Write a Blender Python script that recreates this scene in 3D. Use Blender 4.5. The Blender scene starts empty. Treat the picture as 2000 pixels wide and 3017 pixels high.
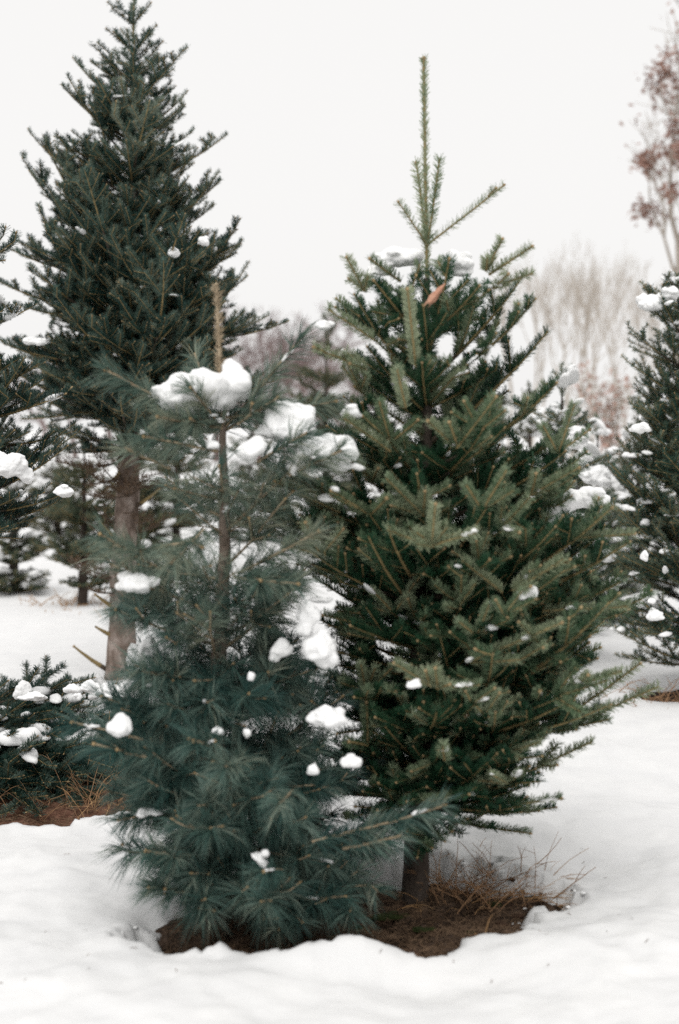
import bpy, bmesh, math, random
import numpy as np
from mathutils import Vector, Matrix, noise

R = math.radians
scene = bpy.context.scene
COL = scene.collection

# ------------------------------------------------------------------ camera
CAM_H = 1.31
FPX = 4190.0                      # focal length in photograph pixels (50 mm on a 36 mm tall frame)
PITCH = math.atan((1508.5 - 1250.0) / FPX)
cam_data = bpy.data.cameras.new('camera')
cam_data.sensor_width = 36.0
cam_data.lens = 50.0
cam_data.clip_start = 0.05
cam_data.clip_end = 600.0
cam_data.dof.use_dof = True
cam_data.dof.focus_distance = 5.1
cam_data.dof.aperture_fstop = 2.0
cam = bpy.data.objects.new('camera', cam_data)
cam.location = (0, 0, CAM_H)
cam.rotation_euler = (R(90) - PITCH, 0, 0)
COL.objects.link(cam)
scene.camera = cam

# ------------------------------------------------------------------ overcast sky
SUN_EL, SUN_AZ = R(64), R(200)
world = bpy.data.worlds.new('World')
scene.world = world
world.use_nodes = True
nt = world.node_tree
nt.nodes.clear()
sky = nt.nodes.new('ShaderNodeTexSky')
sky.sky_type = 'NISHITA'
sky.sun_disc = False
sky.sun_elevation = SUN_EL
sky.sun_rotation = SUN_AZ
sky.dust_density = 4.0
hsv = nt.nodes.new('ShaderNodeHueSaturation')
hsv.inputs['Saturation'].default_value = 0.08
mx = nt.nodes.new('ShaderNodeMix')
mx.data_type = 'RGBA'
mx.inputs['Factor'].default_value = 0.92
mx.inputs['B'].default_value = (6.25, 6.19, 6.11, 1)
bg = nt.nodes.new('ShaderNodeBackground')
bg.inputs['Strength'].default_value = 0.1
wo = nt.nodes.new('ShaderNodeOutputWorld')
nt.links.new(sky.outputs['Color'], hsv.inputs['Color'])
nt.links.new(hsv.outputs['Color'], mx.inputs['A'])
nt.links.new(mx.outputs['Result'], bg.inputs['Color'])
nt.links.new(bg.outputs['Background'], wo.inputs['Surface'])

sun_data = bpy.data.lights.new('sun', 'SUN')
sun_data.energy = 1.35
sun_data.angle = R(50)
sun_data.color = (1.0, 0.985, 0.965)
sun = bpy.data.objects.new('sun', sun_data)
# the veiled sun stands high, behind and to the left of the camera
sun.rotation_euler = (R(90) - SUN_EL, 0, R(-20))
COL.objects.link(sun)

vs = scene.view_settings
vs.view_transform = 'Standard'
vs.look = 'None'
vs.exposure = 0.64
vs.gamma = 1.0
scene.cycles.max_bounces = 5
scene.cycles.diffuse_bounces = 4
scene.cycles.use_denoising = False

# ------------------------------------------------------------------ helpers
SP, CP = math.sin(PITCH), math.cos(PITCH)


def at(px, py, d):
    """World point that stands d metres away (along +Y) in the direction of a photograph pixel."""
    u = (px - 1000.0) / FPX
    v = (1508.5 - py) / FPX
    k = d / (CP + v * SP)
    return Vector((u * k, d, CAM_H + (v * CP - SP) * k))


def ground_at(px, py, z=0.0):
    u = (px - 1000.0) / FPX
    v = (1508.5 - py) / FPX
    k = (z - CAM_H) / (v * CP - SP)
    return Vector((u * k, (CP + v * SP) * k, z))


def tag(o, label=None, cat=None, group=None, kind=None):
    if label: o['label'] = label
    if cat: o['category'] = cat
    if group: o['group'] = group
    if kind: o['kind'] = kind
    return o


def link(o, parent=None):
    COL.objects.link(o)
    if parent is not None:
        o.parent = parent
    return o


def empty(name, loc):
    o = bpy.data.objects.new(name, None)
    o.empty_display_size = 0.1
    o.location = loc
    COL.objects.link(o)
    return o


class Geo:
    """Collects vertices and faces (numpy) and turns them into one mesh."""
    def __init__(self):
        self.v, self.f, self.m, self.t, self.n = [], [], [], [], 0

    def add(self, verts, faces, mat=0, tint=None):
        verts = np.asarray(verts, dtype=np.float32).reshape(-1, 3)
        faces = np.asarray(faces, dtype=np.int32)
        if len(faces) == 0:
            return
        self.v.append(verts)
        self.f.append(faces + self.n)
        self.m.append(np.full(len(faces), mat, dtype=np.int32))
        self.t.append(np.full(len(faces), 0.5, dtype=np.float32) if tint is None else np.asarray(tint, dtype=np.float32))
        self.n += len(verts)

    def mesh(self, name, mats, smooth=True):
        me = bpy.data.meshes.new(name)
        if self.n:
            v = np.concatenate(self.v)
            tot = np.concatenate([np.full(len(f), f.shape[1], dtype=np.int32) for f in self.f])
            loops = np.concatenate([f.ravel() for f in self.f]).astype(np.int32)
            start = np.concatenate([[0], np.cumsum(tot)[:-1]]).astype(np.int32)
            me.vertices.add(len(v)); me.vertices.foreach_set('co', v.ravel())
            me.loops.add(len(loops)); me.loops.foreach_set('vertex_index', loops)
            me.polygons.add(len(tot)); me.polygons.foreach_set('loop_start', start)
            me.polygons.foreach_set('loop_total', tot)
            me.polygons.foreach_set('material_index', np.concatenate(self.m))
            me.polygons.foreach_set('use_smooth', np.full(len(tot), smooth, dtype=bool))
            a = me.attributes.new('tint', 'FLOAT', 'FACE')
            a.data.foreach_set('value', np.concatenate(self.t))
            me.update(calc_edges=True)
        for m in mats:
            me.materials.append(m)
        return me


def unit(a):
    return a / np.maximum(np.linalg.norm(a, axis=-1, keepdims=True), 1e-9)


def perp(d):
    ref = np.where(np.abs(d[..., 2:3]) > 0.92, np.array([1.0, 0, 0]), np.array([0, 0, 1.0]))
    u = unit(np.cross(ref, d))          # sideways
    w = np.cross(d, u)                  # "up" of the segment
    return u, w


def prisms(g, p0, p1, r0, r1, k=4, mat=0, tint=None):
    p0, p1 = np.asarray(p0, float), np.asarray(p1, float)
    n = len(p0)
    if n == 0:
        return
    d = unit(p1 - p0)
    u, w = perp(d)
    a = np.arange(k) * 2 * np.pi / k
    ring = u[:, None, :] * np.cos(a)[None, :, None] + w[:, None, :] * np.sin(a)[None, :, None]
    A = p0[:, None, :] + ring * np.asarray(r0)[:, None, None]
    B = p1[:, None, :] + ring * np.asarray(r1)[:, None, None]
    V = np.concatenate([A, B], axis=1).reshape(-1, 3)
    i = np.arange(k)
    q = np.stack([i, (i + 1) % k, k + (i + 1) % k, k + i], axis=1)
    F = (q[None] + (np.arange(n) * 2 * k)[:, None, None]).reshape(-1, 4)
    T = None if tint is None else np.repeat(tint, k)
    g.add(V, F, mat, T)


def tube(g, pts, rad, k=12, mat=0, rng=None, rough=0.0):
    pts = np.asarray(pts, float)
    n = len(pts)
    d = unit(np.gradient(pts, axis=0))
    u, w = perp(d)
    a = np.arange(k) * 2 * np.pi / k
    rr = np.asarray(rad, float)[:, None] * np.ones((1, k))
    if rng is not None and rough > 0:
        rr = rr * (1 + rough * rng.uniform(-1, 1, (n, k)))
    V = pts[:, None, :] + (u[:, None, :] * np.cos(a)[None, :, None] + w[:, None, :] * np.sin(a)[None, :, None]) * rr[..., None]
    V = V.reshape(-1, 3)
    i = np.arange(k)
    F = np.concatenate([np.stack([i + s * k, (i + 1) % k + s * k, (i + 1) % k + (s + 1) * k, i + (s + 1) * k], 1) for s in range(n - 1)])
    g.add(V, F, mat)
    top = np.concatenate([V[-k:], pts[-1:] + d[-1:] * rr[-1].mean() * 0.4])
    g.add(top, np.stack([i, (i + 1) % k, np.full(k, k)], 1), mat)


# ------------------------------------------------------------------ materials
def mat(name, rough=0.8, spec=0.2):
    m = bpy.data.materials.new(name)
    m.use_nodes = True
    b = m.node_tree.nodes['Principled BSDF']
    b.inputs['Roughness'].default_value = rough
    b.inputs['Specular IOR Level'].default_value = spec
    return m, m.node_tree, b


def ramp(nt, stops):
    r = nt.nodes.new('ShaderNodeValToRGB')
    e = r.color_ramp.elements
    while len(e) > 1: e.remove(e[-1])
    e[0].position, e[0].color = stops[0][0], (*stops[0][1], 1)
    for p, c in stops[1:]:
        x = e.new(p); x.color = (*c, 1)
    return r


def needle_mat(name, cols, rough=0.5, spec=0.35, trans=0.25):
    """Needle colour from each needle's own tint, random plus painted crown contrast, a little different from branch to branch."""
    m, nt, b = mat(name, rough, spec)
    at_ = nt.nodes.new('ShaderNodeAttribute'); at_.attribute_name = 'tint'
    oi = nt.nodes.new('ShaderNodeObjectInfo')
    ma = nt.nodes.new('ShaderNodeMath'); ma.operation = 'MULTIPLY_ADD'
    ma.inputs[1].default_value = 0.3; ma.inputs[2].default_value = -0.15
    ad = nt.nodes.new('ShaderNodeMath'); ad.operation = 'ADD'
    nt.links.new(oi.outputs['Random'], ma.inputs[0])
    nt.links.new(at_.outputs['Fac'], ad.inputs[0]); nt.links.new(ma.outputs[0], ad.inputs[1])
    r = ramp(nt, [(i / (len(cols) - 1), c) for i, c in enumerate(cols)])
    nt.links.new(ad.outputs[0], r.inputs['Fac'])
    nt.links.new(r.outputs['Color'], b.inputs['Base Color'])
    tr = nt.nodes.new('ShaderNodeBsdfTranslucent')
    nt.links.new(r.outputs['Color'], tr.inputs['Color'])
    ms = nt.nodes.new('ShaderNodeMixShader'); ms.inputs[0].default_value = trans
    out = nt.nodes['Material Output']
    nt.links.new(b.outputs[0], ms.inputs[1]); nt.links.new(tr.outputs[0], ms.inputs[2])
    nt.links.new(ms.outputs[0], out.inputs['Surface'])
    return m


def noisy_mat(name, stops, scale, rough=0.9, spec=0.1, detail=6, bump=0.0, bscale=None, stretch=None, dist=0.02):
    m, nt, b = mat(name, rough, spec)
    tc = nt.nodes.new('ShaderNodeTexCoord')
    n = nt.nodes.new('ShaderNodeTexNoise')
    n.inputs['Scale'].default_value = scale; n.inputs['Detail'].default_value = detail
    n.inputs['Roughness'].default_value = 0.65
    src = tc.outputs['Object']
    if stretch:
        mp = nt.nodes.new('ShaderNodeMapping'); mp.inputs['Scale'].default_value = stretch
        nt.links.new(src, mp.inputs['Vector']); src = mp.outputs['Vector']
    nt.links.new(src, n.inputs['Vector'])
    r = ramp(nt, stops)
    nt.links.new(n.outputs['Fac'], r.inputs['Fac'])
    nt.links.new(r.outputs['Color'], b.inputs['Base Color'])
    if bump:
        n2 = nt.nodes.new('ShaderNodeTexNoise')
        n2.inputs['Scale'].default_value = bscale or scale * 3; n2.inputs['Detail'].default_value = 5
        nt.links.new(src, n2.inputs['Vector'])
        bp = nt.nodes.new('ShaderNodeBump'); bp.inputs['Strength'].default_value = bump
        bp.inputs['Distance'].default_value = dist
        nt.links.new(n2.outputs['Fac'], bp.inputs['Height'])
        nt.links.new(bp.outputs['Normal'], b.inputs['Normal'])
    return m


M = {}
M['fir'] = needle_mat('fir_needles', [(0.008, 0.042, 0.019), (0.024, 0.080, 0.038), (0.120, 0.180, 0.100), (0.320, 0.360, 0.235)], trans=.15)
M['tall_fir'] = needle_mat('tall_fir_needles', [(0.007, 0.034, 0.027), (0.021, 0.062, 0.048), (0.092, 0.142, 0.110), (0.240, 0.272, 0.210)], trans=.12)
M['edge_fir'] = needle_mat('edge_fir_needles', [(0.007, 0.032, 0.025), (0.020, 0.058, 0.044), (0.066, 0.108, 0.084), (0.150, 0.182, 0.142)], trans=.12)
M['spruce'] = needle_mat('spruce_needles', [(0.014, 0.050, 0.034), (0.042, 0.094, 0.066), (0.110, 0.158, 0.114), (0.210, 0.240, 0.175)], trans=.12)
M['pine'] = needle_mat('pine_needles', [(0.016, 0.058, 0.051), (0.058, 0.116, 0.097), (0.160, 0.215, 0.175), (0.340, 0.365, 0.280)], trans=0.2)
M['lit_pine'] = needle_mat('lit_pine_needles', [(0.050, 0.100, 0.080), (0.125, 0.178, 0.140), (0.240, 0.272, 0.205), (0.390, 0.385, 0.285)], trans=0.3)  # paler copy of the pine needles for the upper crown, hazy light painted in
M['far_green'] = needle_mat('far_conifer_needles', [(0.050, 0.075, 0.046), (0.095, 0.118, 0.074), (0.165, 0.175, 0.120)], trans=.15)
M['twig'] = noisy_mat('young_twig_bark', [(0.3, (0.180, 0.130, 0.060)), (0.7, (0.330, 0.250, 0.120))], 25, rough=0.7)
M['pine_twig'] = noisy_mat('pine_twig_bark', [(0.3, (0.25, 0.190, 0.125)), (0.7, (0.40, 0.32, 0.215))], 25, rough=0.7)
M['limb'] = noisy_mat('older_limb_bark', [(0.3, (0.060, 0.045, 0.034)), (0.7, (0.130, 0.100, 0.076))], 30)
M['bud'] = noisy_mat('bud_scale', [(0.3, (0.24, 0.165, 0.085)), (0.7, (0.38, 0.275, 0.150))], 40, rough=0.6)
M['pine_bark'] = noisy_mat('grey_tan_pine_bark', [(0.25, (0.12, 0.090, 0.070)), (0.55, (0.22, 0.172, 0.140)), (0.8, (0.34, 0.28, 0.235))], 22, bump=0.7, bscale=50)
M['leader'] = noisy_mat('pale_leader_bark', [(0.3, (0.32, 0.25, 0.17)), (0.7, (0.50, 0.41, 0.29))], 40, bump=.6, bscale=90)
M['bark'] = noisy_mat('grey_brown_bark', [(0.25, (0.028, 0.022, 0.018)), (0.55, (0.066, 0.052, 0.043)), (0.8, (0.130, 0.106, 0.090))], 14, bump=0.9, bscale=38, stretch=(1, 1, 0.45))
M['pale_bark'] = noisy_mat('pale_fir_bark', [(0.30, (0.075, 0.055, 0.042)), (0.5, (0.20, 0.155, 0.130)), (0.70, (0.42, 0.36, 0.325))], 16, bump=1.0, bscale=30, stretch=(1, 1, 0.5))
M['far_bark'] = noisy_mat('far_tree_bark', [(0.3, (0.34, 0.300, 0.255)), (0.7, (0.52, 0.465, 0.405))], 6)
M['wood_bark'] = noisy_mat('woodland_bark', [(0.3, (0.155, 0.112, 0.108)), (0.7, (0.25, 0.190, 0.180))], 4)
M['straw'] = noisy_mat('dry_straw', [(0.3, (0.28, 0.145, 0.065)), (0.7, (0.48, 0.31, 0.16))], 18, rough=0.75)
M['rust_straw'] = noisy_mat('rusty_dry_grass', [(0.3, (0.21, 0.115, 0.062)), (0.7, (0.40, 0.245, 0.140))], 18, rough=0.8)
M['soil'] = noisy_mat('needle_covered_soil', [(0.30, (0.014, 0.010, 0.007)), (0.46, (0.042, 0.028, 0.020)), (0.58, (0.105, 0.072, 0.053)), (0.76, (0.21, 0.155, 0.118))], 22, bump=1.0, bscale=70, dist=0.02)
M['red_soil'] = noisy_mat('reddish_needle_litter', [(0.28, (0.060, 0.030, 0.020)), (0.5, (0.150, 0.075, 0.050)), (0.75, (0.24, 0.135, 0.095))], 26, bump=1.0, bscale=80, dist=0.02)
M['moss'] = noisy_mat('moss_cushion', [(0.3, (0.018, 0.026, 0.008)), (0.7, (0.050, 0.062, 0.020))], 60, bump=1.0, bscale=120)
M['clod'] = noisy_mat('dark_soil_clod', [(0.3, (0.035, 0.020, 0.013)), (0.7, (0.11, 0.065, 0.045))], 45, bump=1.0, bscale=110)
M['litter'] = noisy_mat('fallen_needles', [(0.3, (0.060, 0.036, 0.022)), (0.7, (0.19, 0.125, 0.080))], 12)
M['dead_leaf'] = noisy_mat('withered_leaf', [(0.3, (0.36, 0.17, 0.11)), (0.7, (0.52, 0.30, 0.21))], 30, rough=0.6)
M['oak_leaf'] = noisy_mat('russet_oak_leaf', [(0.3, (0.22, 0.120, 0.095)), (0.7, (0.36, 0.225, 0.180))], 3, rough=0.7)
M['red_leaf'] = noisy_mat('red_brown_leaf', [(0.3, (0.32, 0.19, 0.155)), (0.7, (0.46, 0.31, 0.255))], 3, rough=0.7)


def snow_mat(name, bscale, bstr, dist, cols=((0.635, 0.635, 0.636), (0.69, 0.688, 0.684))):
    m, nt, b = mat(name, 0.75, 0.15)
    tc = nt.nodes.new('ShaderNodeTexCoord')
    n = nt.nodes.new('ShaderNodeTexNoise'); n.inputs['Scale'].default_value = bscale; n.inputs['Detail'].default_value = 8
    nt.links.new(tc.outputs['Object'], n.inputs['Vector'])
    r = ramp(nt, [(0.3, cols[0]), (0.7, cols[1])])
    nt.links.new(n.outputs['Fac'], r.inputs['Fac']); nt.links.new(r.outputs['Color'], b.inputs['Base Color'])
    n2 = nt.nodes.new('ShaderNodeTexNoise'); n2.inputs['Scale'].default_value = bscale * 9; n2.inputs['Detail'].default_value = 4
    nt.links.new(tc.outputs['Object'], n2.inputs['Vector'])
    ad = nt.nodes.new('ShaderNodeMath'); ad.operation = 'MULTIPLY_ADD'; ad.inputs[1].default_value = 0.25
    nt.links.new(n2.outputs['Fac'], ad.inputs[0]); nt.links.new(n.outputs['Fac'], ad.inputs[2])
    bp = nt.nodes.new('ShaderNodeBump'); bp.inputs['Strength'].default_value = bstr; bp.inputs['Distance'].default_value = dist
    nt.links.new(ad.outputs[0], bp.inputs['Height']); nt.links.new(bp.outputs['Normal'], b.inputs['Normal'])
    return m


M['snow'] = snow_mat('settled_snow', 7, 0.22, 0.02)
M['clump_snow'] = snow_mat('clinging_snow', 30, 0.25, 0.01, ((0.78, 0.78, 0.78), (0.84, 0.84, 0.835)))

# ------------------------------------------------------------------ ground
def fbm(x, y, s, seed=0.0, o=4):
    return noise.fractal(Vector((x * s + seed, y * s - seed * 0.7, seed)), 1.0, 2.0, o)


# snow-free patches: (centre, half axes, tilt)
P1 = ground_at(1010, 2690)
P2 = Vector((-1.42, 5.25, 0))
P3 = at(1975, 2020, 6.9)
PATCHES = [((0.045, 3.80), (0.58, 0.34), R(20), 0.030), ((-1.28, 5.42), (1.16, 0.86), R(10), 0.06), ((P3.x + 0.16, 7.0), (0.34, 0.22), 0, 0.03)]


def patch_sd(x, y):
    """Roughly the signed distance (m) to the edge of the nearest snow-free patch, negative inside."""
    best = 9.0
    for (cx, cy), (a, b), rot, wob in PATCHES:
        dx, dy = x - cx, y - cy
        if abs(dx) > a + 0.6 or abs(dy) > max(a, b) + 0.6:
            continue
        c, s = math.cos(rot), math.sin(rot)
        u, v = (dx * c + dy * s) / a, (-dx * s + dy * c) / b
        q = math.sqrt(u * u + v * v)
        sd = (q - 1) * min(a, b) + wob * 1.9 * fbm(x, y, 6.0, 3.3) + 0.026 * fbm(x, y, 18.0, 9.1)
        best = min(best, sd)
    return best


BUMPS = []          # (x, y, sigma x, sigma y, height)
for px, py, sx, sy, h in [(618, 2815, 0.034, 0.026, 0.062), (640, 2800, 0.018, 0.02, 0.03), (930, 2835, 0.075, 0.05, 0.05), (1085, 2825, 0.06, 0.04, 0.045),
                          (480, 2680, 0.07, 0.06, -0.075), (700, 2890, 0.16, 0.08, 0.02), (300, 2760, 0.12, 0.09, -0.02),
                          (1720, 2520, 0.10, 0.12, -0.035), (1850, 2480, 0.10, 0.10, -0.03), (1640, 2700, 0.12, 0.10, -0.02),
                          (1500, 2790, 0.16, 0.09, 0.022), (1880, 2760, 0.15, 0.12, 0.02), (1250, 2870, 0.15, 0.05, -0.02),
                          (180, 2560, 0.2, 0.12, 0.02), (560, 2720, 0.05, 0.04, 0.02)]:
    p = ground_at(px, py)
    BUMPS.append((p.x, p.y, sx, sy, h))


def snow_h(x, y):
    h = 0.026 * fbm(x, y, 1.1, 1.7) + 0.017 * fbm(x, y, 4.2, 5.5, 5) + 0.0035 * fbm(x, y, 17.0, 7.5, 3)
    far = max(0.0, y - 11)
    h *= 1 + min(far, 20) * 0.08
    if 2.4 < y < 8 and abs(x) < 3:
        for bx, by, sx, sy, bh in BUMPS:
            q = ((x - bx) / sx) ** 2 + ((y - by) / sy) ** 2
            if q < 9:
                h += bh * math.exp(-q / 2)
        # hoof-sized dents to the lower right
        d = fbm(x, y, 6.5, 8.8, 3)
        if x > 0.35 and d > 0.1:
            h -= 0.022 * (d - 0.1)
        sd = patch_sd(x, y)
        if sd < 0.10:
            t = min(1, max(0, (0.10 - sd) / 0.10))
            h += 0.012 * t * (1 if sd > 0.0 else 0)
        if sd < 0.02:
            t = min(1.0, (0.02 - sd) / 0.075)
            h -= 0.15 * t * t * (3 - 2 * t)
    return h


def soil_h(x, y):
    return -0.062 + 0.030 * fbm(x, y, 5.5, 2.2, 5) + 0.010 * fbm(x, y, 26, 4.4, 3)


def axis_pts(lo, hi, fine_lo, fine_hi, step, growth=1.22):
    pts = list(np.arange(fine_lo, fine_hi, step))
    s, p = step, pts[-1]
    while p < hi:
        s *= growth; p += s; pts.append(p)
    s, p = step, pts[0]
    front = []
    while p > lo:
        s *= growth; p -= s; front.append(p)
    return front[::-1] + pts


def grid_object(name, xs, ys, hf, material):
    nx, ny = len(xs), len(ys)
    v = np.empty((ny, nx, 3), dtype=np.float32)
    for j, y in enumerate(ys):
        for i, x in enumerate(xs):
            v[j, i] = (x, y, hf(float(x), float(y)))
    j, i = np.mgrid[0:ny - 1, 0:nx - 1]
    a = (j * nx + i).ravel()
    g = Geo()
    g.add(v.reshape(-1, 3), np.stack([a, a + 1, a + nx + 1, a + nx], 1))
    return link(bpy.data.objects.new(name, g.mesh(name, [material])))


gx = axis_pts(-160, 160, -1.15, 1.25, 0.0145, 1.16)
gy = axis_pts(-8, 320, 2.95, 4.75, 0.0145, 1.10)
tag(grid_object('ground', gx, gy, snow_h, M['snow']), kind='structure',
    label='trampled white snow lying over the whole tree field')
tag(grid_object('bare_soil', np.arange(-0.62, 0.70, 0.0125), np.arange(3.35, 4.35, 0.0125), soil_h, M['soil']), kind='structure',
    label='dark bare soil under the pine and the front fir')
tag(grid_object('littered_soil', np.arange(-2.5, -0.2, 0.025), np.arange(4.6, 6.7, 0.025), lambda x, y: soil_h(x, y) + 0.01, M['red_soil']), kind='structure',
    label='reddish brown needle litter under the skirt of low branches')
tag(grid_object('bare_earth', np.arange(P3.x - 0.35, P3.x + 0.65, 0.025), np.arange(6.7, 7.35, 0.025), soil_h, M['soil']), kind='structure',
    label='bare earth at the foot of the spruce by the right edge')

# ------------------------------------------------------------------ conifer branches
def rot_about(v, axis, ang):
    c, s = math.cos(ang), math.sin(ang)
    return v * c + np.cross(axis, v) * s + axis * np.dot(axis, v) * (1 - c)


class Spray:
    """One branch in its own frame: +X outward, +Z up.  Segments carry the age of the wood in years."""
    def __init__(self, rng):
        self.rng, self.p0, self.p1, self.r0, self.r1, self.age, self.tips, self.ord, self.chain, self.nc = rng, [], [], [], [], [], [], [], [], 0

    def seg(self, a, b, ra, rb, age, order):
        self.p0.append(a); self.p1.append(b); self.r0.append(ra); self.r1.append(rb); self.age.append(age); self.ord.append(order); self.chain.append(self.nc)

    def axis(self, p, d, up, length, order, P):
        rng = self.rng
        self.total = getattr(self, 'total', 0) + 1
        mine = self.total
        n = max(1, int(round(length / P['unit'] + rng.uniform(-.25, .25))))
        side = unit(np.cross(up, d))
        upl = np.cross(d, side)
        rb = P['r'] * (1 + 0.9 * (n - 1)) * (1.0 if order == 0 else 0.85)
        s = 0.0
        w = rng.uniform(0.8, 1.2, n); w *= length / w.sum()
        for i in range(n):
            age = n - 1 - i
            k = 3 if order == 0 else 2
            for j in range(k):
                d = unit(d + upl * P['bend'] * (1.0 / k) * (0.6 if order == 0 else 1.0) + rng.normal(0, P['wob'], 3))
                q = p + d * w[i] / k
                f0, f1 = (s) / length, (s + w[i] / k) / length
                self.nc = mine
                self.seg(p, q, rb * (1 - f0) + P['r'] * f0 * 0.8, rb * (1 - f1) + P['r'] * f1 * 0.8, age, order)
                # short side shoots along the way
                if order < P['orders'] and rng.random() < P['inter'] and length > 0.06:
                    sd = 1 if rng.random() < .5 else -1
                    a = rng.uniform(*P['ang']) * sd
                    dd = unit(rot_about(d, upl, a) + upl * rng.uniform(-.25, .35))
                    self.axis(q, dd, upl, min(P['unit'] * rng.uniform(.3, .65), max(.03, (length - s) * .6)), P['orders'], P)
                p = q; s += w[i] / k
            rem = length - s
            if age > 0 and order < P['orders']:
                for sd in (-1, 1):
                    if rng.random() < P['skip']: continue
                    a = rng.uniform(*P['ang']) * sd
                    dd = unit(rot_about(d, upl, a) + upl * rng.uniform(-.12, .22))
                    self.axis(p, dd, upl, max(.035, rem * P['ratio'] * rng.uniform(.75, 1.12)), order + 1, P)
                if rng.random() < P['third']:
                    dd = unit(d * 0.8 + upl * rng.uniform(.45, .9) * (1 if rng.random() < .7 else -1) + side * rng.uniform(-.3, .3))
                    self.axis(p, dd, upl, max(.03, rem * P['ratio'] * rng.uniform(.5, .9)), order + 1, P)
        self.tips.append((p, d, P['r']))

    def arrays(self):
        return (np.array(self.p0), np.array(self.p1), np.array(self.r0), np.array(self.r1), np.array(self.age), np.array(self.ord))


def fir_needles(g, p0, p1, age, rng, P, chain):
    L = np.linalg.norm(p1 - p0, axis=1)
    dens = P['density'] * np.clip(1.1 - 0.16 * age, 0.0, 1.0) * (age <= P['maxage'])
    cnt = rng.poisson(L * dens)
    idx = np.repeat(np.arange(len(L)), cnt)
    if len(idx) == 0: return
    n = len(idx)
    t = rng.random(n)[:, None]
    d = unit(p1 - p0)[idx]
    u, w = perp(d)
    b = p0[idx] * (1 - t) + p1[idx] * t
    phi = rng.uniform(-1, 1, n) * R(P['spread'])
    rad = u * np.sin(phi)[:, None] + w * np.cos(phi)[:, None]
    tilt = R(1) * rng.normal(P['tilt'], 9, n)[:, None]
    td = unit(d * np.cos(tilt) + rad * np.sin(tilt) + np.array([0, 0, P.get('lift', 0.12)]))
    ln = P['len'] * rng.uniform(.72, 1.1, n)[:, None]
    s = unit(np.cross(td, rng.normal(0, .35, (n, 3)) + w))
    wd = P['wid'] * rng.uniform(.8, 1.15, n)[:, None]
    b = b + rad * 0.0012
    V = np.stack([b - s * wd * .35, b + s * wd * .35, b + td * ln + s * wd * .28, b + td * ln - s * wd * .28], 1)
    F = np.arange(4 * n).reshape(n, 4)
    pale = rng.random(int(chain.max()) + 1)      # some of this year's shoots are pale; crown light and shade put into tint
    shoot = rng.uniform(0.0, 0.20, len(L))[idx]
    tint = np.clip(rng.normal(.13, .10, n) + shoot + np.where((age == 0) & (pale[chain] < P.get('share', .4)), P.get('young', .22), 0.0)[idx], 0.02, .98)
    g.add(V.reshape(-1, 3), F, 0, tint)


def pine_needles(g, p0, p1, age, rng, P):
    L = np.linalg.norm(p1 - p0, axis=1)
    dens = P['density'] * np.where(age == 0, 1.0, np.where(age == 1, .75, 0.0))
    cnt = rng.poisson(L * dens)
    idx = np.repeat(np.arange(len(L)), cnt)
    if len(idx) == 0: return
    # each pick is a bundle of needles that leaves the twig together
    k = 4
    nb = len(idx)
    t = rng.random(nb)
    phi = rng.uniform(-np.pi, np.pi, nb)
    tilt = R(1) * rng.normal(P['tilt'], 12, nb)
    ln = P['len'] * rng.uniform(.75, 1.12, nb)
    tn = np.clip(rng.normal(.36, .19, nb) + rng.uniform(-.22, .22, len(L))[idx], 0.02, .98)
    idx, t, phi, tilt, ln, tn = [np.repeat(a, k) for a in (idx, t, phi, tilt, ln, tn)]
    n = len(idx)
    phi = phi + rng.normal(0, .16, n); tilt = tilt + rng.normal(0, .10, n); ln = ln * rng.uniform(.9, 1.08, n)
    d = unit(p1 - p0)[idx]
    u, w = perp(d)
    b = p0[idx] * (1 - t[:, None]) + p1[idx] * t[:, None]
    rad = u * np.sin(phi)[:, None] + w * np.cos(phi)[:, None]
    td = unit(d * np.cos(tilt)[:, None] + rad * np.sin(tilt)[:, None])
    s = unit(np.cross(td, rng.normal(0, 1, (n, 3))))
    g_ = np.array([0, 0, -1.0])
    l = ln[:, None]
    mid = b + td * l * .5 + g_ * l * .02
    tip = b + td * l * .97 + g_ * l * rng.uniform(.05, .26, (n, 1))
    wd = P['wid'] * rng.uniform(.8, 1.2, (n, 1))
    V = np.stack([b - s * wd * .5, b + s * wd * .5, mid + s * wd * .5, mid - s * wd * .5, tip], 1).reshape(-1, 3)
    o = np.arange(n) * 5
    g.n_before = g.n
    base = g.n
    g.add(V, np.stack([o, o + 1, o + 2, o + 3], 1), 0, np.clip(tn + rng.normal(0, .05, n), .02, .98))
    F2 = np.stack([o + 3, o + 2, o + 4], 1).astype(np.int32) + base
    g.f.append(F2); g.m.append(np.zeros(n, dtype=np.int32)); g.t.append(g.t[-1].copy())


FIR = dict(unit=.155, r=.0028, bend=.20, wob=.02, orders=2, inter=.24, ang=(R(38), R(58)), skip=.05, ratio=.72, third=.6,
           density=2500, maxage=4, spread=130, tilt=54, len=.0235, wid=.0026, kind='fir', young=.50, share=.36, bud=1.05)
TALL = dict(FIR, tilt=58, spread=125, bud=1.0, unit=.15, density=1500, len=.0225, wid=.0027, bend=.19, ratio=.68, inter=.45, third=.5, r=.0022, young=.42, share=.55)
EDGE = dict(TALL, density=1400)
SPRUCE = dict(FIR,  bud=1.0, r=.0021, unit=.13, density=1300, len=.019, wid=.0025, spread=170, tilt=52, bend=.12, inter=.6, ang=(R(35), R(50)), third=.5)
PINE = dict(unit=.16, r=.0026, bend=.13, wob=.028, orders=2, inter=.30, ang=(R(35), R(60)), skip=.06, ratio=.72, third=.65,
            density=420, tilt=48, len=.088, wid=.0016, kind='pine')
FARC = dict(FIR, unit=.17, density=520, len=.034, wid=.006, inter=.5, r=.003, orders=2, bud=1.0)


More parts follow.
